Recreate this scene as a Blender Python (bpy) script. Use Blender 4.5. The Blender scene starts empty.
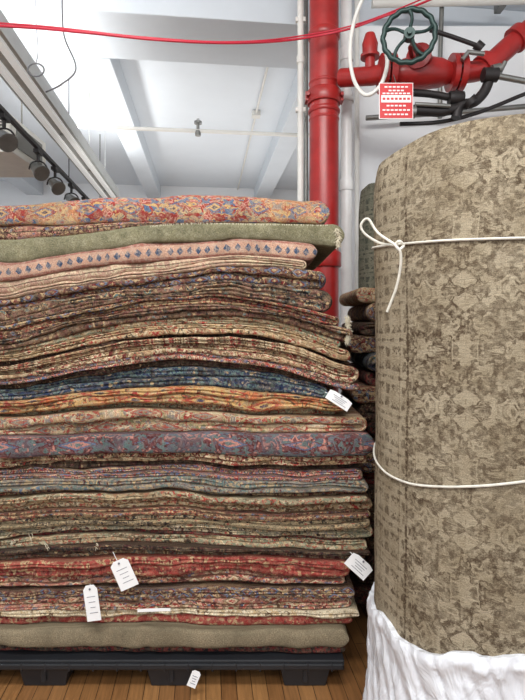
import bpy, math, random
from mathutils import Vector, Matrix, noise
random.seed(7)
F=505.0; CX=262.5; HY=322.0; HC=1.44
def P(px,py,Y): return Vector(((px-CX)*Y/F, Y, HC-(py-HY)*Y/F))
YAW=math.atan(57/505.0)
RM=Matrix.Rotation(YAW,4,'Z')
def lin(c):
    out=[]
    for v in c:
        v=v/255.0
        out.append(v/12.92 if v<=0.04045 else ((v+0.055)/1.055)**2.4)
    return (out[0],out[1],out[2],1.0)

# ---------------------------------------------------------------- mesh builder
class MB:
    def __init__(s): s.v=[];s.f=[];s.m=[];s.uv=[]
    def add(s,verts,faces,mi=0,uvs=None):
        o=len(s.v); s.v+= [tuple(p) for p in verts]
        s.uv+= (uvs if uvs else [(p[0]+p[1]*0.3,p[2]) for p in verts])
        for f in faces: s.f.append([i+o for i in f]); s.m.append(mi)
    def tube(s,pts,r,seg=12,mi=0,closed=False,caps=True):
        pts=[Vector(p) for p in pts]; n=len(pts)
        rs=r if isinstance(r,(list,tuple)) else [r]*n
        V=[];U=[]; prev=None; L=0
        for i in range(n):
            if closed: t=(pts[(i+1)%n]-pts[i-1])
            elif i==0: t=pts[1]-pts[0]
            elif i==n-1: t=pts[-1]-pts[-2]
            else: t=pts[i+1]-pts[i-1]
            if t.length<1e-9: t=Vector((0,0,1)) if prev is None else prev[1]
            t.normalize()
            if prev is None:
                a=Vector((0,0,1)) if abs(t.z)<0.9 else Vector((0,1,0))
                nrm=t.cross(a).normalized()
            else:
                nrm=prev[0]-t*prev[0].dot(t); nrm.normalize()
            b=t.cross(nrm); prev=(nrm,t)
            if i: L+=(pts[i]-pts[i-1]).length
            for k in range(seg):
                a=2*math.pi*k/seg
                V.append(pts[i]+(nrm*math.cos(a)+b*math.sin(a))*rs[i]); U.append((L,k/seg))
        Fc=[]
        for i in range(n if closed else n-1):
            j=(i+1)%n
            for k in range(seg):
                k2=(k+1)%seg
                Fc.append((i*seg+k,i*seg+k2,j*seg+k2,j*seg+k))
        if caps and not closed:
            Fc.append(tuple(range(seg))[::-1]); Fc.append(tuple((n-1)*seg+k for k in range(seg)))
        s.add(V,Fc,mi,U)
    def box(s,c,d,mi=0,M=None):
        V=[]
        for x in(-.5,.5):
            for y in(-.5,.5):
                for z in(-.5,.5):
                    p=Vector((x*d[0],y*d[1],z*d[2]))
                    if M is not None: p=M.to_3x3()@p
                    V.append(p+Vector(c))
        s.add(V,[(0,1,3,2),(4,6,7,5),(0,4,5,1),(2,3,7,6),(0,2,6,4),(1,5,7,3)],mi)
    def build(s,name,mats,smooth=True,parent=None,bevel=0):
        me=bpy.data.meshes.new(name); me.from_pydata(s.v,[],s.f)
        for m in mats: me.materials.append(m)
        ul=me.uv_layers.new(name='UVMap')
        for p in me.polygons:
            p.material_index=s.m[p.index]; p.use_smooth=smooth
            for li in p.loop_indices: ul.data[li].uv=s.uv[me.loops[li].vertex_index]
        me.validate(); me.update()
        ob=bpy.data.objects.new(name,me); bpy.context.scene.collection.objects.link(ob)
        if smooth:
            try: me.set_sharp_from_angle(angle=math.radians(45))
            except Exception: pass
        if bevel:
            b=ob.modifiers.new('b','BEVEL'); b.width=bevel; b.segments=2; b.limit_method='ANGLE'
        if parent:
            ob.parent=parent; ob.matrix_parent_inverse=Matrix.Translation(-parent.location)
        return ob
def empty(name,loc=(0,0,0)):
    e=bpy.data.objects.new(name,None); e.location=loc; e.empty_display_size=.05
    bpy.context.scene.collection.objects.link(e); return e
def cr(pts,n=8):
    pts=[Vector(p) for p in pts]; out=[]
    for i in range(len(pts)-1):
        p0=pts[max(i-1,0)];p1=pts[i];p2=pts[i+1];p3=pts[min(i+2,len(pts)-1)]
        for k in range(n):
            t=k/n
            out.append(0.5*((2*p1)+(p2-p0)*t+(2*p0-5*p1+4*p2-p3)*t*t+(3*p1-p0-3*p2+p3)*t**3))
    out.append(pts[-1]); return out

# ---------------------------------------------------------------- materials
def newmat(name):
    m=bpy.data.materials.new(name); m.use_nodes=True
    nt=m.node_tree; b=nt.nodes['Principled BSDF']; return m,nt,b
def N(nt,t,**kw):
    n=nt.nodes.new(t)
    for k,v in kw.items(): setattr(n,k,v)
    return n
def math_(nt,op,a,b=None,c=None):
    n=N(nt,'ShaderNodeMath',operation=op)
    for i,x in enumerate((a,b,c)):
        if x is None: continue
        if isinstance(x,(int,float)): n.inputs[i].default_value=x
        else: nt.links.new(x,n.inputs[i])
    return n.outputs[0]
def mix(nt,f,a,b,bt='MIX'):
    n=N(nt,'ShaderNodeMix',data_type='RGBA',blend_type=bt)
    for i,x in ((0,f),(6,a),(7,b)):
        if isinstance(x,(int,float)): n.inputs[i].default_value=x
        elif isinstance(x,tuple): n.inputs[i].default_value=x
        else: nt.links.new(x,n.inputs[i])
    return n.outputs[2]
def ramp(nt,fac,stops,interp='CONSTANT'):
    n=N(nt,'ShaderNodeValToRGB'); cr_=n.color_ramp; cr_.interpolation=interp
    while len(cr_.elements)<len(stops): cr_.elements.new(0.5)
    for e,(p,c) in zip(cr_.elements,stops): e.position=p; e.color=c
    nt.links.new(fac,n.inputs[0]); return n.outputs[0]
def noiseT(nt,vec,scale,detail=2,rough=.5,dist=0):
    n=N(nt,'ShaderNodeTexNoise'); n.inputs['Scale'].default_value=scale
    n.inputs['Detail'].default_value=detail; n.inputs['Roughness'].default_value=rough
    n.inputs['Distortion'].default_value=dist
    nt.links.new(vec,n.inputs['Vector']); return n.outputs[0]
def comb(nt,x,y,z=0.0):
    n=N(nt,'ShaderNodeCombineXYZ')
    for i,v in enumerate((x,y,z)):
        if isinstance(v,(int,float)): n.inputs[i].default_value=v
        else: nt.links.new(v,n.inputs[i])
    return n.outputs[0]
def grey(v): return (v,v,v,1)
def simple(name,rgb,rough=.5,metal=0,vary=.12,scale=8,bump=0,bscale=60):
    m,nt,b=newmat(name)
    tc=N(nt,'ShaderNodeTexCoord').outputs['Object']
    n=noiseT(nt,tc,scale,4,.6)
    r=ramp(nt,n,[(.3,grey(1-vary)),(.7,grey(1.0))],'LINEAR')
    col=mix(nt,1.0,lin(rgb),r,'MULTIPLY')
    nt.links.new(col,b.inputs['Base Color'])
    b.inputs['Roughness'].default_value=rough; b.inputs['Metallic'].default_value=metal
    if bump:
        bn=noiseT(nt,tc,bscale,3); bp=N(nt,'ShaderNodeBump'); bp.inputs['Strength'].default_value=bump
        bp.inputs['Distance'].default_value=.01
        nt.links.new(bn,bp.inputs['Height']); nt.links.new(bp.outputs[0],b.inputs['Normal'])
    return m
def emis(name,col,s):
    m,nt,b=newmat(name); b.inputs['Base Color'].default_value=col
    b.inputs['Emission Color'].default_value=col; b.inputs['Emission Strength'].default_value=s; return m

def weave(nt,b,u,v,col,ws=900,strength=.9):
    fv=comb(nt,math_(nt,'MULTIPLY',u,.6),v,0.0)
    fn=noiseT(nt,fv,ws*.35,3,.78)
    g=ramp(nt,fn,[(.30,grey(.44)),(.5,grey(.96)),(.72,grey(1.55))],'LINEAR')
    col=mix(nt,1.0,col,g,'MULTIPLY')
    big=noiseT(nt,comb(nt,u,v,3.0),7,3,.6)
    g2=ramp(nt,big,[(.3,grey(.68)),(.7,grey(1.15))],'LINEAR')
    col=mix(nt,1.0,col,g2,'MULTIPLY')
    nt.links.new(col,b.inputs['Base Color'])
    b.inputs['Roughness'].default_value=.95
    b.inputs['Specular IOR Level'].default_value=.1
    bp=N(nt,'ShaderNodeBump'); bp.inputs['Strength'].default_value=strength; bp.inputs['Distance'].default_value=.005
    nt.links.new(fn,bp.inputs['Height']); nt.links.new(bp.outputs[0],b.inputs['Normal'])
def uvsep(nt):
    uv=N(nt,'ShaderNodeUVMap'); s=N(nt,'ShaderNodeSeparateXYZ'); nt.links.new(uv.outputs[0],s.inputs[0])
    return s.outputs[0],s.outputs[1]
SEED=[0]
def ds(c,f=.90,k=1.04):
    l=.3*c[0]+.59*c[1]+.11*c[2]; return tuple(max(0,min(255,(l+(x-l)*f)*k)) for x in c)
def rug_mat(name,cols,su=.11,scale=34,wear=.35,line=0.0,tri=None,wcol=(168,148,118),fleck=.3,sat=.90,dia=0.0,dcols=None,k_=1.04):
    m,nt,b=newmat(name); SEED[0]+=3.7; sd=SEED[0]
    u,v=uvsep(nt)
    C=[lin(ds(c,sat,k_)) for c in cols]
    wob=math_(nt,'MULTIPLY',math_(nt,'SUBTRACT',noiseT(nt,comb(nt,u,v,sd),8,3),.5),.055)
    uu=math_(nt,'ADD',u,wob)
    pu=math_(nt,'PINGPONG',uu,su); pv=math_(nt,'ADD',v,math_(nt,'MULTIPLY',u,.04))
    n1=noiseT(nt,comb(nt,pu,pv,sd),scale*.9,1.8,.6,.6)
    k=len(C); st=[(0,C[0])]
    for i in range(1,k): st.append((.36+.28*(i-1)/max(k-2,1),C[i]))
    col=ramp(nt,n1,st)
    n2=noiseT(nt,comb(nt,math_(nt,'PINGPONG',uu,su*.37),pv,sd+9),scale*2.0,1,.5)
    col=mix(nt,ramp(nt,n2,[(0,grey(0)),(.60,grey(1))]),col,C[k//2])
    col=mix(nt,ramp(nt,n2,[(0,grey(1)),(.39,grey(0))]),col,C[0])
    # slow change of ground colour along the rug
    gz=noiseT(nt,comb(nt,u,math_(nt,'MULTIPLY',v,.3),sd+12),3.2,2)
    col=mix(nt,math_(nt,'MULTIPLY',math_(nt,'GREATER_THAN',gz,.56),.45),col,C[1])
    if dia:
        D=[lin(ds(c,sat,k_)) for c in (dcols or (cols[-1],cols[0],cols[2],cols[1]))]
        fz=math_(nt,'MULTIPLY',math_(nt,'SUBTRACT',noiseT(nt,comb(nt,u,v,sd+2),120,2,.6),.5),.5)
        dd=math_(nt,'ADD',math_(nt,'DIVIDE',math_(nt,'PINGPONG',uu,dia),dia*.62),math_(nt,'DIVIDE',math_(nt,'ABSOLUTE',math_(nt,'SUBTRACT',v,.003)),.020))
        st_=math_(nt,'SNAP',math_(nt,'ADD',dd,fz),.14)
        dc=ramp(nt,st_,[(0,D[0]),(.25,D[1]),(.5,D[2]),(.8,D[3]),(.97,D[3])])
        drop=math_(nt,'GREATER_THAN',noiseT(nt,comb(nt,u,v,sd+6),5,1),.42)
        col=mix(nt,math_(nt,'MULTIPLY',math_(nt,'MULTIPLY',math_(nt,'LESS_THAN',st_,.9),drop),.85),col,dc)
    if not tri and fleck>0:
        vo=N(nt,'ShaderNodeTexVoronoi'); vo.inputs['Scale'].default_value=130
        nt.links.new(comb(nt,math_(nt,'MULTIPLY',u,.7),v,sd),vo.inputs['Vector'])
        sc=N(nt,'ShaderNodeSeparateColor'); nt.links.new(vo.outputs['Color'],sc.inputs[0])
        fc=ramp(nt,sc.outputs[0],[(i/k,C[(i*3+1)%k]) for i in range(k)])
        col=mix(nt,ramp(nt,sc.outputs[1],[(0,grey(.75)),(fleck,grey(0))]),col,fc)
    if tri:
        tw=math_(nt,'PINGPONG',uu,.020)
        tv=math_(nt,'ABSOLUTE',math_(nt,'ADD',v,.002))
        cmpv=math_(nt,'LESS_THAN',tv,math_(nt,'SUBTRACT',tw,.007))
        col=mix(nt,cmpv,lin(tri[0]),lin(tri[1]))
        tv2=math_(nt,'GREATER_THAN',math_(nt,'ABSOLUTE',v),.022)
        col=mix(nt,tv2,col,lin(tri[2]))
    if line:
        l=math_(nt,'LESS_THAN',math_(nt,'ABSOLUTE',v),line)
        col=mix(nt,math_(nt,'MULTIPLY',l,.8),col,lin((38,30,28)))
    w=noiseT(nt,comb(nt,u,v,sd+4),55,5,.8)
    wm=ramp(nt,w,[(.45,grey(0)),(.67,grey(min(1,wear*2)))],'LINEAR')
    col=mix(nt,wm,col,lin(ds(wcol)))
    weave(nt,b,u,v,col)
    return m

RED=(160,52,48);DRED=(112,38,40);MAR=(86,42,44);TAN=(184,154,112);BEI=(204,184,150);BRN=(100,72,52)
DBR=(54,42,38);NAV=(42,54,82);TEAL=(90,112,110);PINK=(196,130,114);ORG=(190,100,58);OLV=(126,122,86);GRY=(124,116,112)
GOLD=(196,154,94);CRM=(218,204,176);BLU=(84,104,136);BLK=(36,32,36);SAGE=(134,138,112)
M={}
M['floral']=rug_mat('rug_floral_red_gold',[BLU,GOLD,RED,PINK,RED,TAN,GRY,TAN],su=.13,scale=19,wear=.35,fleck=.2,dia=.085,dcols=(NAV,GOLD,BLU,RED),sat=.85)
M['pinkbrown']=rug_mat('rug_pink_brown',[BRN,PINK,MAR,TAN,BLU],su=.07,scale=40,line=.002)
M['olive']=rug_mat('rug_olive_plain',[(138,132,100),(126,121,90),(134,128,96),(122,117,88)],scale=20,wear=.2,wcol=(170,165,140),fleck=.2,sat=.85,k_=.98)
M['tri']=rug_mat('rug_pink_triangle_border',[PINK,TAN,PINK],tri=((190,150,128),(66,82,106),(154,102,90)),wear=.45,wcol=(190,166,146))
M['beigepink']=rug_mat('rug_beige_pink',[(190,156,134),(180,140,120),BEI,(172,114,100)],su=.06,scale=30,wear=.3,line=.0015,fleck=.2)
M['dkred']=rug_mat('rug_dark_red',[DBR,MAR,DRED,TAN,MAR,BLU,BRN],su=.1,scale=30,wear=.3,dia=.05,dcols=(TAN,DRED,BLU,DBR))
M['brown']=rug_mat('rug_brown',[BLK,BRN,MAR,(130,90,78),BRN,TAN,TEAL],su=.09,scale=32,wear=.25)
M['maroon']=rug_mat('rug_maroon',[MAR,BRN,RED,TAN,DRED,DBR,BLU],su=.08,scale=34,wear=.3,line=.001)
M['tan']=rug_mat('rug_tan',[BRN,TAN,BEI,SAGE,RED,TAN,DBR],su=.09,scale=32,wear=.45)
M['tanred']=rug_mat('rug_tan_red',[DRED,TAN,BRN,BEI,RED,DBR,TAN],su=.12,scale=30,wear=.35)
M['tandia']=rug_mat('rug_tan_lattice',[BRN,TAN,RED,TAN,BEI,DBR,TAN],su=.1,scale=26,wear=.35,dia=.07,dcols=(RED,BEI,BRN,TAN))
M['pinkborder']=rug_mat('rug_pink_border',[PINK,DBR,BEI,RED,BLU,TAN],su=.04,scale=40,wear=.3,dia=.028,dcols=(BEI,DBR,PINK,RED))
M['navy']=rug_mat('rug_navy',[NAV,BLK,NAV,TEAL,NAV,GRY,TAN],su=.1,scale=26,wear=.14,fleck=.2)
M['orange']=rug_mat('rug_orange',[RED,ORG,TAN,GOLD,BRN,ORG,TAN],su=.14,scale=20,wear=.3,fleck=.2,dia=.13,dcols=(NAV,GOLD,RED,ORG))
M['redtan']=rug_mat('rug_red_tan_floral',[GRY,BEI,RED,TAN,OLV,RED,BEI],su=.12,scale=24,wear=.35,fleck=.2,dia=.12,dcols=(RED,GRY,RED,BEI))
M['bluegrey']=rug_mat('rug_bluegrey_medallion',[TEAL,(98,98,108),MAR,(112,66,68),PINK,(90,96,108),TEAL],su=.19,scale=17,wear=.25,wcol=(140,124,116),fleck=.15,dia=.15,dcols=(TEAL,PINK,BLU,DRED))
M['dark']=rug_mat('rug_dark_brown',[BLK,DBR,BRN,DBR,MAR,TAN],su=.07,scale=36,wear=.2)
M['teal']=rug_mat('rug_teal_grey',[TEAL,GRY,MAR,TEAL,TAN,BLU],su=.09,scale=30,wear=.35,fleck=.3)
M['tanolive']=rug_mat('rug_tan_olive',[DBR,(146,130,98),(166,150,116),BLK,TAN,RED],su=.08,scale=38,wear=.4,line=.001)
M['sage']=rug_mat('rug_sage',[DBR,SAGE,TAN,GRY,BEI,MAR],su=.1,scale=32,wear=.4,dia=.06,dcols=(RED,TAN,DBR,BEI))
M['cream']=rug_mat('rug_cream',[TAN,CRM,BEI,BRN,CRM],su=.1,scale=28,wear=.3,wcol=(190,178,152),fleck=.25)
M['red']=rug_mat('rug_red',[DRED,(158,60,54),(146,52,48),(166,70,62),TAN,DRED],su=.12,scale=22,wear=.25,fleck=.2)
M['pinktan']=rug_mat('rug_pink_tan',[MAR,PINK,BEI,RED,TAN,BRN,BLU],su=.1,scale=30,wear=.3,dia=.08,dcols=(RED,BEI,BRN,PINK))
M['plainbeige']=rug_mat('rug_plain_khaki',[(146,132,104),(138,124,98),(152,138,110)],scale=18,wear=.15,fleck=.15,k_=1.0,sat=.85)
M['blackred']=rug_mat('rug_black_red',[BLK,DBR,DRED,BLK,BRN],su=.06,scale=44,wear=.15)

white=simple('white_paint',(232,234,236),.6,vary=.04,scale=2)
ceilm=simple('ceiling_paint',(222,228,234),.7,vary=.05,scale=1.5,bump=.08,bscale=12)
beamm=simple('beam_paint',(208,214,220),.65,vary=.06,scale=3)
redp=simple('red_enamel',(166,38,36),.35,vary=.35,scale=9,bump=.05)
redd=simple('red_enamel_dark',(150,30,32),.4,vary=.3,scale=14)
greenm=simple('handwheel_green',(38,62,58),.45,vary=.3,metal=.3)
blackm=simple('blackened_iron',(52,48,48),.5,metal=.5,vary=.3)
galv=simple('galvanised_steel',(150,150,146),.4,metal=.8,vary=.3)
cond=simple('painted_conduit',(222,220,214),.5,vary=.1)
paper=simple('paper_tag',(236,236,236),.7,vary=.03)
rope=simple('white_rope',(222,218,206),.8,vary=.2,scale=60,bump=.4,bscale=300)
plasblk=simple('black_plastic',(32,34,38),.45,vary=.25,scale=6)
redcable=simple('red_cable',(190,40,60),.45,vary=.05)
fringe=simple('fringe_cotton',(206,196,172),.9,vary=.15,scale=60)

# ---------------------------------------------------------------- room
def room(mb): 
    mb.v=[tuple(RM@Vector(p)) for p in mb.v]; return mb
YE=9.8; YM=(YE-3)/2; YL=YE+3
CZ=HC+2.6; BZ=HC+2.36
mb=MB(); mb.box((0.25,YM,-.05),(9.5,YL,.1))
m,nt,b=newmat('oak_strip_floor')
tc=N(nt,'ShaderNodeTexCoord').outputs['Object']
mp=N(nt,'ShaderNodeMapping'); mp.inputs['Rotation'].default_value=(0,0,math.radians(90-6.4)); nt.links.new(tc,mp.inputs[0])
br=N(nt,'ShaderNodeTexBrick'); nt.links.new(mp.outputs[0],br.inputs['Vector'])
br.inputs['Scale'].default_value=1; br.inputs['Brick Width'].default_value=1.1; br.inputs['Row Height'].default_value=.06
br.inputs['Mortar Size'].default_value=.0016; br.inputs['Mortar'].default_value=lin((60,38,22))
br.inputs['Color1'].default_value=lin((158,114,70)); br.inputs['Color2'].default_value=lin((124,84,50))
st=N(nt,'ShaderNodeMapping'); st.inputs['Scale'].default_value=(1.2,18,1); nt.links.new(mp.outputs[0],st.inputs[0])
gn=noiseT(nt,st.outputs[0],5,5,.65,.4)
gr=ramp(nt,gn,[(.3,grey(.65)),(.7,grey(1.15))],'LINEAR')
nt.links.new(mix(nt,1.0,br.outputs[0],gr,'MULTIPLY'),b.inputs['Base Color']); b.inputs['Roughness'].default_value=.35
room(mb).build('floor',[m],smooth=False)
mb=MB(); mb.box((.25,YM,CZ+.05),(9.5,YL,.1)); room(mb).build('ceiling',[ceilm],smooth=False)
mb=MB(); mb.box((.25,YE+.05,CZ/2),(9.5,.1,CZ)); room(mb).build('wall_back',[white],smooth=False)
mb=MB(); mb.box((5.05,YM,CZ/2),(.1,YL,CZ)); room(mb).build('wall_right',[white],smooth=False)
mb=MB(); X=-4.55
mb.box((X,YM,.45),(.1,YL,.9)); mb.box((X,YM,CZ-.15),(.1,YL,.3))
ys=[-3,-2.4,-.2,.4,2.6,3.2,5.4,6.0,9.2,YE]
for i in range(0,10,2): mb.box((X,(ys[i]+ys[i+1])/2,(.9+CZ-.3)/2),(.1,ys[i+1]-ys[i],CZ-1.2))
room(mb).build('wall_left',[white],smooth=False)
k=0
for i in range(1,9,2):
    k+=1; mb=MB(); y0,y1=ys[i],ys[i+1]; z0,z1=.9,CZ-.3
    for yy in (y0+.03,(y0+y1)/2,y1-.03): mb.box((X,yy,(z0+z1)/2),(.06,.06,z1-z0))
    for zz in (z0+.03,(z0+z1)/2,z1-.03): mb.box((X,(y0+y1)/2,zz),(.05,y1-y0,.05))
    room(mb).build('window_%d'%k,[white],smooth=False)
def beam(name,x0,x1,y0,y1,z0,mat=beamm):
    mb=MB(); mb.box(((x0+x1)/2,(y0+y1)/2,(z0+CZ-.001)/2),(x1-x0,y1-y0,CZ-.001-z0)); room(mb).build(name,[mat],smooth=False,bevel=.008)
beam('ceiling_beam',-1.10,-.85,4.66,YE,BZ)
beam('ceiling_beam',.94,1.22,4.66,YE,BZ)
beam('ceiling_beam',-3.3,-3.0,4.66,YE,BZ)
beam('ceiling_beam',-4.5,5,3.95,4.65,BZ)
c=P(352,0,3.95).x
mb=MB(); mb.box((c+.95,4.2,(CZ-.25)/2),(1.9,.4,CZ-.25)); mb.box((c+.95,3.98,.08),(1.92,.03,.16)); mb.build('wall_partition',[white],smooth=False,bevel=.01)

# ---------------------------------------------------------------- ceiling items
mb=MB(); h=1.72
a0,a1=-.82*h,-.70*h
mb.box(((a0+a1)/2,3.9,HC+h+.03),(a1-a0,6.6,.06),0)
mb.box((a0-.005,3.9,HC+h+.05),(.015,6.6,.12),0); mb.box((a1+.005,3.9,HC+h+.05),(.015,6.6,.12),0)
mb.box((a0+.045,3.9,HC+h-.012),(.05,6.5,.03),3); mb.box((a1-.045,3.9,HC+h-.012),(.05,6.5,.03),3)
mb.box(((a0+a1)/2,3.9,HC+h+.09),(a1-a0-.03,6.5,.03),1)
for yy in (1.2,2.6,4.8,5.9,6.8):
    mb.box(((a0+a1)/2,yy,HC+h-.003),(.03,.03,.01),2)
    mb.tube([((a0+a1)/2,yy,HC+h+.1),((a0+a1)/2,yy,CZ)],.004,6,0)
room(mb).build('linear_light_fixture',[simple('fixture_grey',(186,188,186),.5),emis('tube_glow',(1,.99,.97,1),14),galv,emis('lens_glow',(.8,.8,.78,1),.35)],bevel=.003)
h=1.52; tx=-.955*h
e=empty('track_light',RM@Vector((tx,4.2,HC+h)))
mb=MB(); mb.box((tx,4.2,HC+h),(.035,6.5,.03))
for yy in (1.6,3.6,5.6,7.2): mb.tube([(tx,yy,HC+h),(tx,yy,CZ)],.005,6)
room(mb).build('rail',[blackm],smooth=False,parent=e)
for i,yy in enumerate((3.85,4.6,5.1,5.7,6.3)):
    mb=MB(); c=Vector((tx,yy,HC+h-.02))
    mb.tube([c,c+Vector((0,0,-.10))],.014,8,0)
    mb.box(c+Vector((0,0,-.02)),(.045,.12,.03),0)
    arc=[c+Vector((.075*math.cos(t),0,-.17+.075*math.sin(t))) for t in [math.pi*j/10 for j in range(11)]]
    mb.tube(arc,.007,6,0)
    d=Vector((.55,-.5,-.55)).normalized(); o=c+Vector((0,0,-.17))
    prof=[(-.10,.02),(-.09,.038),(-.05,.045),(0,.052),(.05,.066),(.075,.07),(.078,.062),(.06,.056),(.03,.03)]
    mb.tube([o+d*q[0] for q in prof],[q[1] for q in prof],18,1)
    room(mb).build('spot_head_%d'%(i+1),[blackm,galv],parent=e)
mb=MB(); c=P(-20,146,4.6)
mb.box(c,(.9,.7,.30),0)
for i in range(9): mb.box(c+Vector((0,-.36,-.11+i*.027)),(.78,.02,.008),1)
mb.box(c+Vector((.455,0,0)),(.01,.5,.2),1)
mb.box(c+Vector((0,0,-.17)),(.95,.75,.02),0)
for dx in (-.38,.38): mb.tube([c+Vector((dx,0,.15)),Vector((c.x+dx,c.y,CZ))],.008,6,1)
mb.build('air_conditioning_unit',[simple('ac_cream',(226,222,212),.5),simple('ac_grille',(130,128,122),.5)],smooth=False,bevel=.006)
mb=MB(); Y=5.3
mb.tube([P(75,126,Y),P(120,128,Y),P(200,131,Y),P(320,136,Y)],.020,10,0)
p=P(198,131,Y)
mb.tube([p+Vector((0,0,.08)),p+Vector((0,0,-.01))],.016,10,1); mb.tube([p+Vector((0,0,.1)),p+Vector((0,0,.075))],.04,14,1)
mb.tube([p,p+Vector((0,0,-.05))],.03,12,1)
for dx in(-.02,.02): mb.tube([p+Vector((dx,0,.08)),p+Vector((dx*.3,0,.13))],.005,6,1)
q=P(90,127,Y); mb.tube([q,Vector((q.x,q.y,CZ))],.006,6,0)
mb.build('sprinkler_pipe',[cond,galv])
mb=MB()
mb.tube([(.62,4.7,CZ-.03),(.62,YE-.01,CZ-.03)],.014,8)
mb.box((.62,6.2,CZ-.04),(.1,.1,.06))
room(mb).build('ceiling_conduit',[cond])
mb=MB(); mb.tube(cr([P(-60,24,2.7),P(20,27,2.7),P(90,33,2.7),P(160,40,2.75),P(230,43,2.9),P(290,40,3.15),P(345,30,3.2),P(385,16,3.2),P(420,4,3.2),P(470,-18,3.2)]),.0075,8); 
mb.tube(cr([P(-60,20,2.72),P(40,26,2.72),P(140,37,2.75),P(230,42,2.92),P(300,36,3.17),P(370,20,3.2),P(470,-22,3.2)]),.005,8)
mb.build('red_cable',[redcable])
mb=MB(); mb.tube(cr([P(62,-5,3.0),P(64,35,3.0),P(76,68,3.0),P(62,84,3.),P(46,92,3.1)]),.005,8)
q=P(36,70,3.1); mb.tube([q+Vector((.05*math.cos(t),.0,.04*math.sin(t))) for t in [2*math.pi*j/16 for j in range(16)]],.005,6,closed=True)
mb.tube(cr([q+Vector((0,0,.04)),P(38,50,3.1),P(36,20,3.1),P(36,-14,3.1)]),.0025,6)
mb.build('hanging_wire',[simple('grey_wire',(110,110,112),.5)])

# ---------------------------------------------------------------- pipes
def vpipe(px,Y,r,rings=(),zlo=0,zhi=None):
    mb=MB(); x=P(px,0,Y).x; zh=zhi or CZ-.002
    mb.tube([(x,Y,zlo),(x,Y,zh)],r,32)
    for (py,k,h) in rings:
        z=P(0,py,Y).z
        mb.tube([(x,Y,z-h/2),(x,Y,z-h/2+.008),(x,Y,z+h/2-.008),(x,Y,z+h/2)],[r*(k-.05),r*k,r*k,r*(k-.05)],32)
    return mb,x
mb,x=vpipe(324,3.4,.098,[(36,1.10,.05),(98,1.17,.09),(112,1.1,.03),(-20,1.2,.1),(260,1.18,.1),(120,1.05,.02),(84,1.06,.02)])
z=P(0,98,3.4).z
for s in(-1,1):
    mb.box((x+s*.112,3.4,z),(.03,.07,.06)); mb.tube([(x+s*.113,3.33,z),(x+s*.113,3.47,z)],.011,8)
mb.build('red_standpipe',[redp])
mb,x=vpipe(300.5,3.6,.022,[(60,1.3,.05)])
for py in (20,110): mb.box((x,3.6,P(0,py,3.6).z),(.07,.03,.03))
mb.build('conduit_pipe',[cond])
mb,x=vpipe(346.5,3.6,.040,[(55,1.25,.09),(185,1.2,.08),(100,1.35,.03)]); mb.build('conduit_pipe',[simple('white_gloss_pipe',(228,228,226),.35)])
mb,x=vpipe(357,3.82,.018,[(80,1.3,.04)]); mb.build('conduit_pipe',[cond])
mb,x=vpipe(306,3.7,.016); mb.build('conduit_pipe',[galv])
mb=MB(); mb.tube(cr([P(372,-20,3.05),P(356,15,3.05),P(350,50,3.05),P(354,80,3.05),P(366,95,3.0),P(380,86,2.98),P(387,66,2.96),P(386,50,2.96)]),.012,10); mb.build('flexible_conduit',[cond])
mb=MB()
mb.tube([P(372,4,3.85),P(450,2,3.85),P(620,-2,3.85)],.03,14,0)
mb.tube([P(366,118,3.88),P(460,112,3.88),P(600,100,3.88)],.02,12,1)
mb.tube([P(440,118,3.9),P(440,60,3.9),P(442,0,3.9)],.018,12,1)
for px in (410,500): mb.box(P(px,3,3.92),(.05,.1,.11),1)
mb.build('wall_conduit',[cond,galv])

# valve assembly
Y=3.1
e=empty('sprinkler_valve',P(420,72,Y))
mb=MB()
B=P(388,73,Y)
mb.tube([P(341,78,3.32),P(372,76,3.2),B,P(430,72,Y)],.058,24)
mb.tube([P(380,74,Y),P(386,74,Y)],.115,28); mb.tube([P(388,74,Y),P(394,74,Y)],.115,28)
mb.tube([P(394,74,Y),P(402,74,Y),P(420,73,Y),P(440,73,Y),P(450,73,Y)],[.06,.085,.10,.085,.06],28)
mb.tube([P(450,73,Y),P(455,73,Y)],.11,28); mb.tube([P(457,73,Y),P(463,73,Y)],.11,28)
for k in range(8):
    a=2*math.pi*k/8
    for cx in (387,456): 
        c=P(cx,73.5,Y)+Vector((0,math.cos(a)*.093,math.sin(a)*.093)); mb.tube([c-Vector((.035,0,0)),c+Vector((.035,0,0))],.011,6,1)
mb.tube([P(370,56,3.2),P(370,44,3.2),P(370,34,3.2)],[.045,.05,.03],20)
mb.tube([P(370,80,3.2),P(370,54,3.2)],.032,16); mb.tube([P(370,58,3.2),P(370,55,3.2)],.06,20)
mb.build('valve_body',[redp,blackm],parent=e)
mb=MB()
pts=[P(462,73,Y),P(480,70,Y),P(494,60,Y),P(512,44,Y),P(540,20,Y),P(580,-16,Y)]
mb.tube(cr(pts,6),.062,24)
c0=P(486,66,Y);d=(P(512,44,Y)-c0).normalized(); mb.tube([c0-d*.03,c0+d*.03],.082,24)
c0=P(518,38,Y); mb.tube([c0-d*.03,c0+d*.03],.08,24)
mb.build('riser_elbow',[redp],parent=e)
mb=MB(); wc=P(409,36,2.78); bc=P(424,66,Y)
ax=(wc-bc).normalized()
mb.tube([bc,bc+ax*.10,bc+ax*.14,bc+ax*.15],[.07,.06,.075,.03],20,0)
mb.tube([bc+ax*.1,wc+ax*.03],.014,10,1)
for s in(-1,1):
    o=Vector((s*.045,0,0)); mb.tube([bc+ax*.13+o,bc+ax*.24+o*.6,bc+ax*.28],.012,8,0)
mb.build('bonnet',[redd,galv],parent=e)
mb=MB(); wn=Vector((-.22,-1,-.12)).normalized(); ux=wn.cross(Vector((0,0,1))).normalized(); uy=ux.cross(wn)
R=.138
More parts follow.
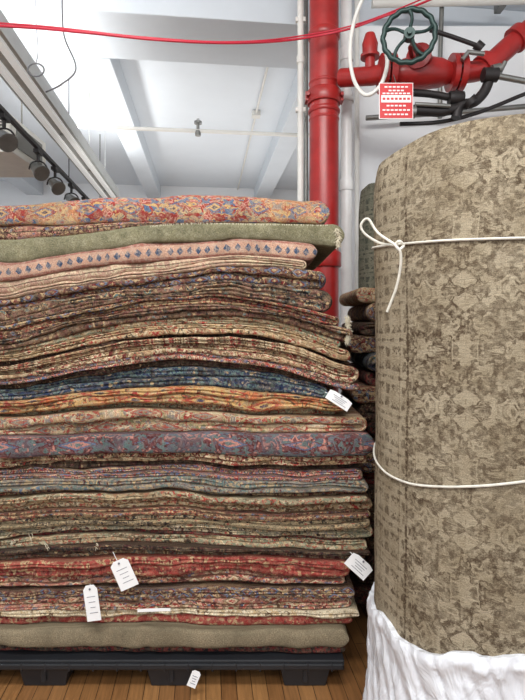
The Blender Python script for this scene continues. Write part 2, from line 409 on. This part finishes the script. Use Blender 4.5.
mb.tube([wc+(ux*math.cos(t)+uy*math.sin(t))*(R+.003*math.cos(15*t)) for t in [2*math.pi*j/90 for j in range(90)]],.0145,12,closed=True)
for k in range(5):
    a=2*math.pi*k/5+.3; sp=[]
    for j in range(9):
        q=j/8; aa=a+.21*math.sin(q*math.pi)
        sp.append(wc+(ux*math.cos(aa)+uy*math.sin(aa))*(R*q*.98)+wn*(.03*(1-q)))
    mb.tube(sp,[.012-.003*math.sin(math.pi*j/8) for j in range(9)],8)
mb.tube([wc-wn*.02,wc+wn*.045],.03,16); mb.tube([wc+wn*.04,wc+wn*.065],.014,6)
mb.build('handwheel',[greenm],parent=e)
mb=MB()
mb.tube(cr([P(400,92,3.02),P(430,94,3.02),P(452,98,3.02)],4),.022,14)
mb.tube([P(412,110,3.0),P(440,112,3.0),P(458,108,3.0)],.03,14)
mb.tube([P(449,98,3.0),P(456,98,3.0),P(463,98,3.0)],[.038,.044,.038],14)
mb.tube(cr([P(456,118,3.0),P(460,106,3.0),P(474,102,3.0),P(484,92,3.0),P(489,80,3.0),P(490,70,3.0)],5),.03,14)
mb.tube([P(483,75,2.98),P(497,75,2.98)],.042,14); mb.tube([P(468,100,2.98),P(472,104,2.98)],.045,14)
mb.tube(cr([P(430,30,3.1),P(450,36,3.1),P(478,46,3.1)],4),.014,10)
mb.tube([P(476,44,3.1),P(482,49,3.1)],.03,12)
mb.tube(cr([P(400,124,3.05),P(440,122,3.05),P(480,112,3.05),P(530,92,3.05),P(580,75,3.05)],5),.012,10)
mb.build('trim_piping',[blackm],parent=e)
mb=MB()
mb.tube([P(492,70,2.98),P(500,68,2.98)],.028,12); mb.tube([P(500,72,2.98),P(505,62,2.98)],.014,8)
mb.tube([P(497,76,2.98),P(540,84,2.98)],.018,10)
mb.tube([P(409,112,2.98),P(415,112,2.98)],.036,12)
mb.tube([P(415,104,2.96),P(450,106,2.96)],.012,10)
mb.tube([P(462,60,2.97),P(468,52,2.97),P(484,54,2.97)],.014,10)
mb.build('fittings',[galv],parent=e)
mb=MB(); Ys=2.9; a=P(379,83,Ys);c=P(413,119,Ys); cc=(a+c)/2; w=c.x-a.x; hh=a.z-c.z
mb.box(cc,(w,.004,hh),1)
mb.box(cc,(w*.96,.007,hh*.96),0)
mb.box(cc+Vector((0,-.004,hh*.05)),(w*.88,.003,hh*.20),1)
for j in range(7): mb.box(cc+Vector((-w*.36+j*w*.12,-.006,hh*.05)),(w*.08,.002,hh*.06),0)
for r_,(zz,nn) in enumerate(((.38,6),(.28,4),(.20,7),(-.14,5),(-.26,7),(-.38,6))):
    for j in range(nn): mb.box(cc+Vector((-w*.06*(nn-1)+j*w*.12,-.004,hh*zz)),(w*.085,.003,hh*.04),1)
mb.tube([a+Vector((w/2,0,0)),a+Vector((w/2,.05,.07))],.003,6,2)
mb.build('valve_sign',[simple('sign_red',(196,40,44),.4,vary=.05),simple('sign_white',(236,230,228),.4,vary=.03),galv],smooth=False,parent=e)

# ---------------------------------------------------------------- rug stack
XS=[0,90,180,270,350]
K=[[201,194,189,191,196],[206,198,194,196,200],[224,222,221,221.5,223],[240,231,222,222.5,223.5],[262,250,240,240,247],[280,266,258,256,264],
[298,283,271,266,271],[325,308,296,300,318],[350,330,318,320,342],[386,370,360,368,390],[402,392,386,394,401],[418,412,410,415,418],
[437,435,432,434,434],[457,454,452,456,456],[482,480,477,482,482],[505,500,500,505,502],[550,545,545,550,552],
[562,558,555,558,560],[588,588,585,585,588],[612,611,610,612,612],[628,627,627,627,628],[645,646,646,645,646],[654.5]*5]
def curve(Kc,px):
    if px<=XS[0]: return Kc[0]+(XS[0]-px)*(.02 if Kc[0]<640 else 0)
    if px>=XS[-1]: return Kc[-1]
    for i in range(4):
        if px<=XS[i+1]:
            t=(px-XS[i])/(XS[i+1]-XS[i])
            p0=Kc[max(i-1,0)];p1=Kc[i];p2=Kc[i+1];p3=Kc[min(i+2,4)]
            return 0.5*((2*p1)+(p2-p0)*t+(2*p0-5*p1+4*p2-p3)*t*t+(3*p1-p0-3*p2+p3)*t**3)
YF=2.0
G=[[(1,'redtan',300,.14)],[(1,'floral',322,.02)],
[(1,'pinkbrown',250,.03)],
[(1,'olive',337,.0)],
[(1,'tri',312,.015)],
[(2,'beigepink',308,.02)],
[(2,'dkred',327,.02),(2,'brown',334,.01)],
[(2,'maroon',340,.01),(2,'brown',352,-.01)],
[(2,'tan',342,.02),(2,'tandia',350,.0),(1,'dark',352,.03),(4,'tanred',357,.0),(2,'pinkborder',358,-.01)],
[(1,'dark',336,.03),(2,'navy',328,.015)],
[(2,'orange',346,-.015),(1,'tan',338,.03)],
[(2,'redtan',368,.0)],
[(1,'bluegrey',366,-.01)],
[(2,'tanred',368,.01),(1,'dark',366,.03),(2,'pinkborder',364,.015)],
[(2,'teal',370,.0),(1,'maroon',366,.02),(1,'tan',368,.0)],
[(2,'tandia',372,.02),(2,'maroon',370,.0),(2,'tanolive',370,-.005),(2,'sage',374,.01),(1,'blackred',366,.03),(2,'tan',368,.01)],
[(2,'dark',371,.0),(1,'brown',368,.02)],
[(2,'red',350,-.01),(2,'pinktan',346,.01)],
[(1,'blackred',350,.03),(2,'dkred',356,.01),(2,'pinktan',352,.0)],
[(1,'cream',358,.01),(1,'red',352,.02)],
[(1,'plainbeige',342,-.01)],
[(1,'blackred',344,.01)]]
def stack(ename,G,K,YF,YB,xl,prefix='rug',step=.016,shift=0.0,loc=(0,0,0)):
    e=empty(ename,loc)
    bid=0; cnt=0; NG=len(G)
    rnd=random.Random(11)
    for gi,g in enumerate(G):
        tot=sum(r[0] for r in g); acc=0
        ws=[rnd.uniform(.6,1.4) for _ in range(tot)]; S_=sum(ws); cum=[0]
        for w_ in ws: cum.append(cum[-1]+w_/S_)
        for (n,mt,xrpx,off) in g:
            cnt+=1; mb=MB()
            base=acc; acc+=n; gseed=bid; bid+=n
            def bz(k,x,gi=gi,base=base,tot=tot,gseed=gseed,cum=cum):
                px=CX+(x-shift)*F/YF
                a=curve(K[gi],px); c=curve(K[gi+1],px); f=cum[base+k]
                t=(c-a)/tot*YF/F
                y=a+(c-a)*f
                z=HC-(y-HY)*YF/F
                last=(gi==NG-1 and base+k==tot)
                if not last:
                    z+=.012*noise.noise(Vector((x*4.2,z*7,7)))*min(1,z*4)
                    if 0<base+k<tot: z+=.6*t*noise.noise(Vector((x*3.4,(gseed+k)*5.3,1)))+.35*t*noise.noise(Vector((x*12,(gseed+k)*5.3,4)))
                    else: z+=.004*noise.noise(Vector((x*9,(gi+(1 if base+k else 0))*5.3,14)))
                return z
            xr=(xrpx-CX)*YF/F+shift
            pairs=[(j,n-1-j) for j in range(n//2)] if n>1 else [(0,None)]
            for (j,j2) in pairs:
                path=[]
                def zc(k,x): 
                    a=bz(k,x);c=bz(k+1,x); return (a+c)/2,max(a-c,.004)
                if j2 is not None:
                    zt,tt=zc(0,xr); zb,tb=zc(n-1,xr); Rout=(zt-zb)/2
                    xe=xr-Rout-tt*.5
                else:
                    xe=xr-.012
                ns=int((xe-xl)/step)
                xs=[xl+(xe-xl)*i/ns for i in range(ns+1)]
                for x in xs:
                    z,t=zc(j,x); path.append((x,z,t))
                if j2 is not None:
                    z1,t1=zc(j,xe); z2,t2=zc(j2,xe); R=(z1-z2)/2; zm=(z1+z2)/2
                    for i in range(1,10):
                        a=math.pi*i/10; path.append((xe+R*math.sin(a)*1.1,zm+R*math.cos(a),t1+(t2-t1)*i/10))
                    for x in xs[::-1]:
                        z,t=zc(j2,x); path.append((x,z,t))
                else:
                    z,t=zc(j,xe)
                    for q in (.35,.6,.8,.93,1.0):
                        path.append((xe+t*.5*q,z,t*math.sqrt(max(1-q*q,.03))))
                NP=13; V=[];U=[];L=0
                po=[rnd.uniform(-.010,.014),rnd.uniform(-.010,.014)]
                groove=[(rnd.random()<.65)*.007,(rnd.random()<.65)*.007]
                if mt in('olive','plainbeige','tri','blackred','floral','bluegrey'): groove=[0,0]
                for i,(x,z,t) in enumerate(path):
                    a=path[max(i-1,0)];b=path[min(i+1,len(path)-1)]
                    tx,tz=b[0]-a[0],b[1]-a[1]; l=math.hypot(tx,tz) or 1; nx,nz=-tz/l,tx/l
                    if i: L+=math.hypot(x-path[i-1][0],z-path[i-1][1])
                    pas=0 if i<=len(path)//2 else 7
                    w2=min(1,max(0,(i-len(path)/2+5)/10)); pofs=po[0]*(1-w2)+po[1]*w2
                    gv=groove[0]*(1-w2)+groove[1]*w2; gc=.4*noise.noise(Vector((x*4,gseed*1.7+j,3)))
                    yf=YF+off+pofs+.015*noise.noise(Vector((x*2.3,gseed*3.1+j+pas,9)))+.009*noise.noise(Vector((x*11,gseed*3.1+j+pas,2)))
                    hn=.0026*noise.noise(Vector((x*34,gseed+pas+j*2.3,5)))
                    tt=t*.5*1.02+(hn if t>.012 and gi<NG-1 else 0)
                    for k in range(NP):
                        th=-math.pi/2+math.pi*k/(NP-1)
                        bb=tt*math.copysign(abs(math.sin(th))**.75,math.sin(th)); yy=yf+min(tt,.014)*(1-math.cos(th))
                        yy+=.0028*noise.noise(Vector((x*60,bb*160,gseed*2.+j)))
                        yy+=gv*math.exp(-((bb/tt-gc)/.15)**2)
                        V.append((x+nx*bb,yy,z+nz*bb)); U.append((L+gseed*.37,th*tt))
                    V.append((x+nx*tt,YB,z+nz*tt));U.append((L,.9)); V.append((x-nx*tt,YB,z-nz*tt));U.append((L,-.9))
                S=NP+2; Fc=[]
                for i in range(len(path)-1):
                    for k in range(S):
                        k2=(k+1)%S; Fc.append((i*S+k,(i+1)*S+k,(i+1)*S+k2,i*S+k2))
                Fc.append(tuple(range(S))); Fc.append(tuple((len(path)-1)*S+k for k in range(S))[::-1])
                mb.add(V,Fc,0,U)
            mb.build('%s_%02d'%(prefix,cnt),[M[mt]],parent=e)
    return e
st=stack('rug_stack',G,K,YF,2.95,-1.35,loc=(-.45,2.5,1.1))
mb=MB()
def tuft(px,py,n,dx,dz,ln=.02,Y=1.985):
    for i in range(n):
        p=P(px+random.uniform(-dx,dx),py+random.uniform(-dz,dz),Y)
        d=Vector((random.uniform(-.3,1),random.uniform(-.5,.1),random.uniform(-.8,.1))).normalized()*ln*random.uniform(.5,1.1)
        mb.tube([p,p+d*.5+Vector((0,0,-.002)),p+d+Vector((0,0,-.005))],[.0013,.0010,.0005],5)
for yy in range(229,247,1): tuft(339-abs(yy-238)*.25,yy,5,1.5,1,.016,2.015)
for yy in range(316,342,1): tuft(348-abs(yy-329)*.12,yy,6,1.5,1,.018,2.0)
for (a,b) in [(30,536),(12,542),(46,546),(98,546)]: tuft(a,b,6,2,3,.012,1.98)
mb.build('fringe',[fringe],parent=st)
mb=MB()
for px in range(150,330,2):
    p=P(px+random.uniform(-1,1),curve(K[3],px)+1.5,1.996); q=p+Vector((random.uniform(-.004,.004),-.003,-.006)); mb.tube([p,q],[.0014,.0007],5)
mb.build('fringe_band',[fringe],parent=st)

# pallet
mb=MB(); zt=P(0,654.5,2).z-.003; x0,x1=-1.36,P(344,0,1.98).x
mb.box(((x0+x1)/2,2.47,zt-.02),(x1-x0,1.0,.04))
mb.box(((x0+x1)/2,1.967,zt-.022),(x1-x0-.01,.01,.022))
for i in range(18):
    mb.box((x0+.05+i*(x1-x0-.1)/17,1.968,zt-.024),(.008,.014,.034))
for px in (-100,45,172,305):
    cx=P(px,0,2).x
    for yy in (2.07,2.47,2.87):
        cx2=max(cx,x0+.12)
        b0=len(mb.v); mb.box((cx2,yy,(zt-.035)/2),(.2,.17,zt-.035))
        for ii in range(b0,len(mb.v)):
            v=mb.v[ii]
            if v[2]<.02: mb.v[ii]=(cx2+(v[0]-cx2)*.82,yy+(v[1]-yy)*.85,v[2])
        mb.box((cx2,yy-.082,(zt-.035)/2+.01),(.02,.01,zt-.06)); 
for yy in (2.07,2.47,2.87): mb.box(((x0+x1)/2,yy,zt-.048),(x1-x0-.04,.05,.02))
mb.build('plastic_pallet',[plasblk],smooth=False,bevel=.004)

ink=simple('ink',(120,120,130),.8)
def tag(cx,cy,w,h,rot,strto,Y=1.95,tilt=0):
    mb=MB(); c=P(cx,cy,Y); W=w*Y/F; H=h*Y/F; t=.0009
    a=math.radians(rot); ux=Vector((math.cos(a),0,math.sin(a))); uy=Vector((-math.sin(a),math.sin(math.radians(tilt)),math.cos(a))).normalized()
    o=[(-.5,-.5),(.5,-.5),(.5,.38),(.28,.5),(-.28,.5),(-.5,.38)]
    V=[];n=Vector((0,1,0))
    for s in(-1,1):
        for (q,r) in o: V.append(c+ux*W*q+uy*H*r+n*t*s)
    Fc=[(5,4,3,2,1,0)[::-1],(6,7,8,9,10,11)[::-1]]
    for k in range(6): Fc.append((k,k+6,(k+1)%6+6,(k+1)%6))
    mb.add(V,Fc,0)
    for i in range(4 if h>10 else 0):
        mb.box(c+uy*H*(.18-.15*i)-n*.0015+ux*W*(.02*i),(W*(.6-.12*(i%3)),.0008,.0018),1,Matrix.Rotation(-a,4,'Y'))
    if strto:
        p0=c+uy*H*.40-n*.002; p1=P(strto[0],strto[1],1.99)
        mid=(p0+p1)/2+Vector((.004,-.004,-.006)); mb.tube(cr([p0,mid,p1],5),.0012,5)
        mb.tube([p0-n*.001,p0-n*.003],.004,10,1)
    mb.build('price_tag',[paper,ink],smooth=False)
tag(124,574,19,30,24,(113,552)); tag(92,603,14,36,8,(90,584)); tag(359,566,26,16,-42,(350,552)); tag(339,400,26,11,-33,(325,392))
tag(154,610,33,3,2,None,1.962); tag(194,679,9,17,-22,None,1.93)
# ---------------------------------------------------------------- second stack behind (right)
ks=['redtan','dkred','dark','dkred','navy','blackred','maroon','dark','blackred','dark','dkred','blackred','dark','dark','blackred','dark','blackred','dark','blackred','dark']  # darker rugs below the top put the gap's deep shadow into their colour
YB2=2.42; n2=20; K2=[]
ytop=287; ybot=HY+HC*F/YB2-1
for i in range(n2+1):
    y=ytop+(ybot-ytop)*i/n2; K2.append([y+(1.5*math.sin(i*2.1+q) if 0<i<n2 else 0) for q in range(5)])
e2=empty('rug_stack',(.9,2.7,.8))
G2=[[(2 if i%3 else 1,ks[i],262.5+60,.02*math.sin(i*3.))] for i in range(n2)]
tmp=stack('tmpstack',G2,K2,YB2,2.98,-.55)
for idx,ob in enumerate(list(tmp.children)):
    ob.parent=e2; ob.matrix_parent_inverse=Matrix.Translation(-e2.location)
    jx=.03*math.sin(idx*1.7)
    for v in ob.data.vertices: v.co.x=-v.co.x+.765+jx
    ob.data.flip_normals()
bpy.data.objects.remove(tmp)

# ---------------------------------------------------------------- rolled rugs
def rollmat(name,base,dark,light,per=.40):
    m,nt,b=newmat(name); u,v=uvsep(nt)
    wob=math_(nt,'MULTIPLY',math_(nt,'SUBTRACT',noiseT(nt,comb(nt,u,v,1.0),6,3),.5),.035)
    ub=math_(nt,'ADD',u,wob); vb=math_(nt,'ADD',v,math_(nt,'MULTIPLY',wob,.8))
    pu=math_(nt,'PINGPONG',ub,per*.5); pv=math_(nt,'PINGPONG',vb,.17)
    x=math_(nt,'SUBTRACT',pu,per*.25); y=math_(nt,'SUBTRACT',pv,.085)
    r=math_(nt,'SQRT',math_(nt,'ADD',math_(nt,'MULTIPLY',x,x),math_(nt,'MULTIPLY',y,y)))
    an=math_(nt,'ARCTAN2',y,x)
    rad=math_(nt,'MULTIPLY',math_(nt,'ADD',math_(nt,'MULTIPLY',math_(nt,'COSINE',math_(nt,'MULTIPLY',an,6.0)),.28),1.0),.046)
    rr=math_(nt,'DIVIDE',r,rad)
    ro=ramp(nt,math_(nt,'MULTIPLY',rr,.5),[(0,grey(.9)),(.12,grey(.1)),(.22,grey(.1)),(.28,grey(.9)),(.44,grey(.8)),(.5,grey(.0))],'LINEAR')
    a=noiseT(nt,comb(nt,pu,pv,2.0),21,2.5,.6,.8)
    f1=ramp(nt,a,[(0,grey(.9)),(.37,grey(.8)),(.41,grey(.0)),(.49,grey(.0)),(.52,grey(1)),(.60,grey(1)),(.63,grey(.1)),(.70,grey(.9))],'LINEAR')
    f1=mix(nt,1.0,f1,ro,'LIGHTEN')
    pv2=math_(nt,'PINGPONG',vb,.06); pu2=math_(nt,'PINGPONG',ub,.05)
    a2=noiseT(nt,comb(nt,pu2,pv2,7.0),34,2,.6,.5)
    f2=ramp(nt,a2,[(0,grey(0)),(.50,grey(0)),(.55,grey(.9))],'LINEAR')
    mu=math_(nt,'MODULO',math_(nt,'ADD',math_(nt,'ADD',u,.28),math_(nt,'MULTIPLY',wob,.12)),.62)
    inb=math_(nt,'LESS_THAN',mu,.20)
    f=mix(nt,inb,f1,f2)
    ln=ramp(nt,math_(nt,'DIVIDE',mu,.62),[(0,grey(.7)),(.014,grey(0)),(.07,grey(.5)),(.082,grey(0)),(.27,grey(.5)),(.28,grey(0)),(.325,grey(.8)),(.34,grey(0))])
    f=mix(nt,1.0,f,ln,'ADD')
    wr=noiseT(nt,comb(nt,u,v,5.0),46,6,.85)
    wm=ramp(nt,wr,[(.38,grey(.10)),(.56,grey(1.0))],'LINEAR')
    f=mix(nt,1.0,f,wm,'MULTIPLY')
    wl=ramp(nt,noiseT(nt,comb(nt,u,v,15.0),3.5,3),[(.35,grey(.6)),(.58,grey(1))],'LINEAR')
    f=mix(nt,1.0,f,wl,'MULTIPLY')
    lw=noiseT(nt,comb(nt,u,v,11.0),6,6,.7)
    bc=mix(nt,ramp(nt,lw,[(.36,grey(0)),(.64,grey(1))],'LINEAR'),lin(base),lin(light))
    col=mix(nt,f,bc,lin(dark))
    rn=noiseT(nt,comb(nt,math_(nt,'MULTIPLY',u,40.0),math_(nt,'MULTIPLY',v,190.0),0.0),1.0,4,.75)
    col=mix(nt,1.0,col,ramp(nt,rn,[(.3,grey(.72)),(.7,grey(1.2))],'LINEAR'),'MULTIPLY')
    fn=noiseT(nt,comb(nt,u,v,0.0),300,4,.8)
    col=mix(nt,1.0,col,ramp(nt,fn,[(.3,grey(.5)),(.7,grey(1.45))],'LINEAR'),'MULTIPLY')
    nt.links.new(col,b.inputs['Base Color']); b.inputs['Roughness'].default_value=.95; b.inputs['Specular IOR Level'].default_value=.1
    h=math_(nt,'ADD',fn,rn)
    bp=N(nt,'ShaderNodeBump'); bp.inputs['Strength'].default_value=.65; bp.inputs['Distance'].default_value=.003
    nt.links.new(h,bp.inputs['Height']); nt.links.new(bp.outputs[0],b.inputs['Normal'])
    return m
def rnoise(a,z): return .014*noise.noise(Vector((math.cos(a)*1.6,math.sin(a)*1.6,z*1.3)))+.006*noise.noise(Vector((math.cos(a)*5,math.sin(a)*5,z*5)))
def roll(name,cx,cy,r,z0,ztop,mat,turns=7,rin=.05,th=.012,a_end=0.6,parent=None):
    mb=MB(); per=64; n=int(turns*per); nz=60
    V=[];U=[]
    def rad(i): return rin+(r-rin)*i/n
    for side in (0,1):
        L=0
        for i in range(n+1):
            a=a_end-(n-i)*2*math.pi/per; rr=rad(i)-(th if side else 0)
            L+= (2*math.pi/per)*rad(i)
            for k in range(nz+1):
                zt=ztop(a) - (r-rad(i))*.05 + .007*math.sin(i*.31)+.014*noise.noise(Vector((i*.12,3,1)))
                z=z0+(zt-z0)*k/nz
                outer=min(1,max(0,(i-(n-per*1.3))/(per*.3)))
                d=outer*rnoise(a,z)
                d-=.010*(max(0,(k-nz+3)/3)**2)*(1 if not side else 0)
                q=rr+d
                V.append((cx+q*math.cos(a),cy+q*math.sin(a),z)); U.append((L,z))
    W=(n+1)*(nz+1); 
    Fc=[]
    for i in range(n):
        for k in range(nz):
            a=i*(nz+1)+k;b=a+nz+1
            Fc.append((a,b,b+1,a+1)); Fc.append((W+a,W+a+1,W+b+1,W+b))
        a=i*(nz+1)+nz;b=a+nz+1; Fc.append((a,b,W+b,W+a))
        a=i*(nz+1);b=a+nz+1; Fc.append((a,W+a,W+b,b))
    for i in (0,n):
        for k in range(nz):
            a=i*(nz+1)+k; f=(a,a+1,W+a+1,W+a); Fc.append(f if i==0 else f[::-1])
    mb.add(V,Fc,0,U); return mb.build(name,[mat],parent=parent)
RC=(.80,1.76); RR=.420; AE=.9
def rloc(a,z): return RR-((AE-a)%(2*math.pi))/(2*math.pi)*(RR-.05)/11+rnoise(a,z)
er=empty('rolled_rug',(RC[0],RC[1],1.0))
roll_m=rollmat('rug_taupe_faded',(138,125,103),(78,64,50),(166,154,132))
def zt(a): return 2.000-.006*math.cos(a-math.pi*.95)
roll('rug_body',RC[0],RC[1],RR,.03,zt,roll_m,turns=11,rin=.05,th=.014,a_end=AE,parent=er)
mb=MB()
def ring(zf,n=96,rr=.0038):
    pts=[]
    for j in range(n):
        a=2*math.pi*j/n; z=zf(a); q=rloc(a,z)+.004
        pts.append((RC[0]+q*math.cos(a),RC[1]+q*math.sin(a),z))
    mb.tube(pts,rr,8,closed=True)
ring(lambda a: 1.70-.035*math.cos(a+math.pi*.5))
c2=math.radians(200)
ring(lambda a: 1.040-.10*max(0,math.cos(a-c2))**2)
ak=math.radians(205)
Yk=RC[1]+.425*math.sin(ak)
kp=P(398,246,Yk-.07)
mb.tube(cr([kp+Vector((-.012,0,.0)),kp+Vector((0,-.012,.012)),kp+Vector((.014,-.006,0)),kp+Vector((0,-.012,-.012)),kp+Vector((-.01,0,.004))],6),.005,8)
mb.tube(cr([kp,P(380,243,Yk-.03),P(365,234,Yk-.02),P(361,225,Yk-.02),P(368,219,Yk-.03),P(378,233,Yk-.04),P(396,246,Yk-.08),P(401,258,Yk-.08),P(397,285,Yk-.06),P(387,312,Yk-.04)],8),.004,8)
mb.build('twine_tie',[rope],parent=er)
m,nt,b=newmat('white_plastic_wrap')
tc=N(nt,'ShaderNodeTexCoord').outputs['Object']
b.inputs['Base Color'].default_value=lin((222,225,231)); b.inputs['Roughness'].default_value=.35
mpn=N(nt,'ShaderNodeMapping'); mpn.inputs['Scale'].default_value=(1,1,.5); nt.links.new(tc,mpn.inputs[0])
h=noiseT(nt,mpn.outputs[0],12,3,.5,1.4); bp=N(nt,'ShaderNodeBump'); bp.inputs['Strength'].default_value=.6; bp.inputs['Distance'].default_value=.03
nt.links.new(h,bp.inputs['Height']); nt.links.new(bp.outputs[0],b.inputs['Normal'])
mb=MB(); n=400; nz=60; V=[];U=[]
def topz(a):
    d=math.degrees(a)%360
    pts=[(0,.76),(90,.55),(170,.44),(196,.47),(206,.46),(220,.47),(240,.515),(258,.545),(266,.60),(276,.68),(290,.76),(310,.80),(360,.76)]
    for (a0,z0),(a1,z1) in zip(pts,pts[1:]):
        if a0<=d<=a1:
            t=(d-a0)/(a1-a0); t=t*t*(3-2*t); return z0+(z1-z0)*t
for k in range(nz+1):
    q=k/nz
    for i in range(n):
        a=2*math.pi*i/n
        ca,sa=math.cos(a),math.sin(a)
        top=topz(a)+.022*noise.noise(Vector((ca*3,sa*3,3)))+.010*noise.noise(Vector((ca*12,sa*12,3)))
        z=.004+(top-.004)*q
        tw=a+z*.9
        amp=.007+.014*(1-q)
        rr=rloc(a,z)+.006+amp*(abs(noise.noise(Vector((math.cos(tw)*6,math.sin(tw)*6,z*2.2))))*2.4+.9*abs(noise.noise(Vector((math.cos(tw)*15,math.sin(tw)*15,z*4+4)))))
        # bunched hem ridges running round the roll
        rr+=.013*math.exp(-(((1-q)*(top)-.03)/.028)**2)*(.6+.8*abs(noise.noise(Vector((ca*8,sa*8,z*30)))))
        rr+=.007*abs(noise.noise(Vector((math.cos(a)*3,math.sin(a)*3,z*14-a*1.0*0+8))))
        V.append((RC[0]+rr*ca,RC[1]+rr*sa,z)); U.append((a,z))
for i in range(n):
    a=2*math.pi*i/n; p=V[nz*n+i]; q=rloc(a,p[2])-.006; V.append((RC[0]+q*math.cos(a),RC[1]+q*math.sin(a),p[2]-.004)); U.append((a,0))
Fc=[]
for k in range(nz+1):
    for i in range(n):
        j=(i+1)%n; Fc.append((k*n+i,k*n+j,(k+1)*n+j,(k+1)*n+i))
mb.add(V,Fc,0,U)
mb.build('plastic_wrap',[m],parent=er)
r2=rollmat('rug_dark_green_faded',(84,84,72),(48,50,44),(104,100,86))
roll('rolled_rug',.735,3.2,.135,.003,lambda a:2.30+.02*math.cos(a),r2,turns=4,rin=.03,th=.01)

# ---------------------------------------------------------------- lights, world, camera
w=bpy.data.worlds.new('World'); bpy.context.scene.world=w; w.use_nodes=True
bg=w.node_tree.nodes['Background']; bg.inputs[0].default_value=(.90,.95,1,1); bg.inputs[1].default_value=1.25
def area(name,loc,rot,sx,sy,en,col=(1,.985,.96)):
    l=bpy.data.lights.new(name,'AREA'); l.shape='RECTANGLE'; l.size=sx; l.size_y=sy; l.energy=en; l.color=col
    o=bpy.data.objects.new(name,l); bpy.context.scene.collection.objects.link(o); o.location=loc; o.rotation_euler=rot
area('ceiling_fill_light',(-.5,.1,3.85),(math.radians(26),0,0),2.6,.5,118)
area('ceiling_fill_light',(.3,-1.8,3.85),(math.radians(40),0,0),3,.6,78)
area('ceiling_fill_light',(-.3,6.8,2.9),(math.radians(180),0,0),3,4,36)  # added upward fill light to brighten the far ceiling, no real fixture
cd=bpy.data.cameras.new('camera'); cam=bpy.data.objects.new('camera',cd); bpy.context.scene.collection.objects.link(cam)
cam.location=(0,0,HC); cam.rotation_euler=(math.radians(90),0,0)
cd.lens=F/700*36; cd.sensor_width=36; cd.shift_y=-(350-HY)/700*1.0; cd.clip_start=.05
bpy.context.scene.camera=cam
bpy.context.scene.view_settings.view_transform='Standard'
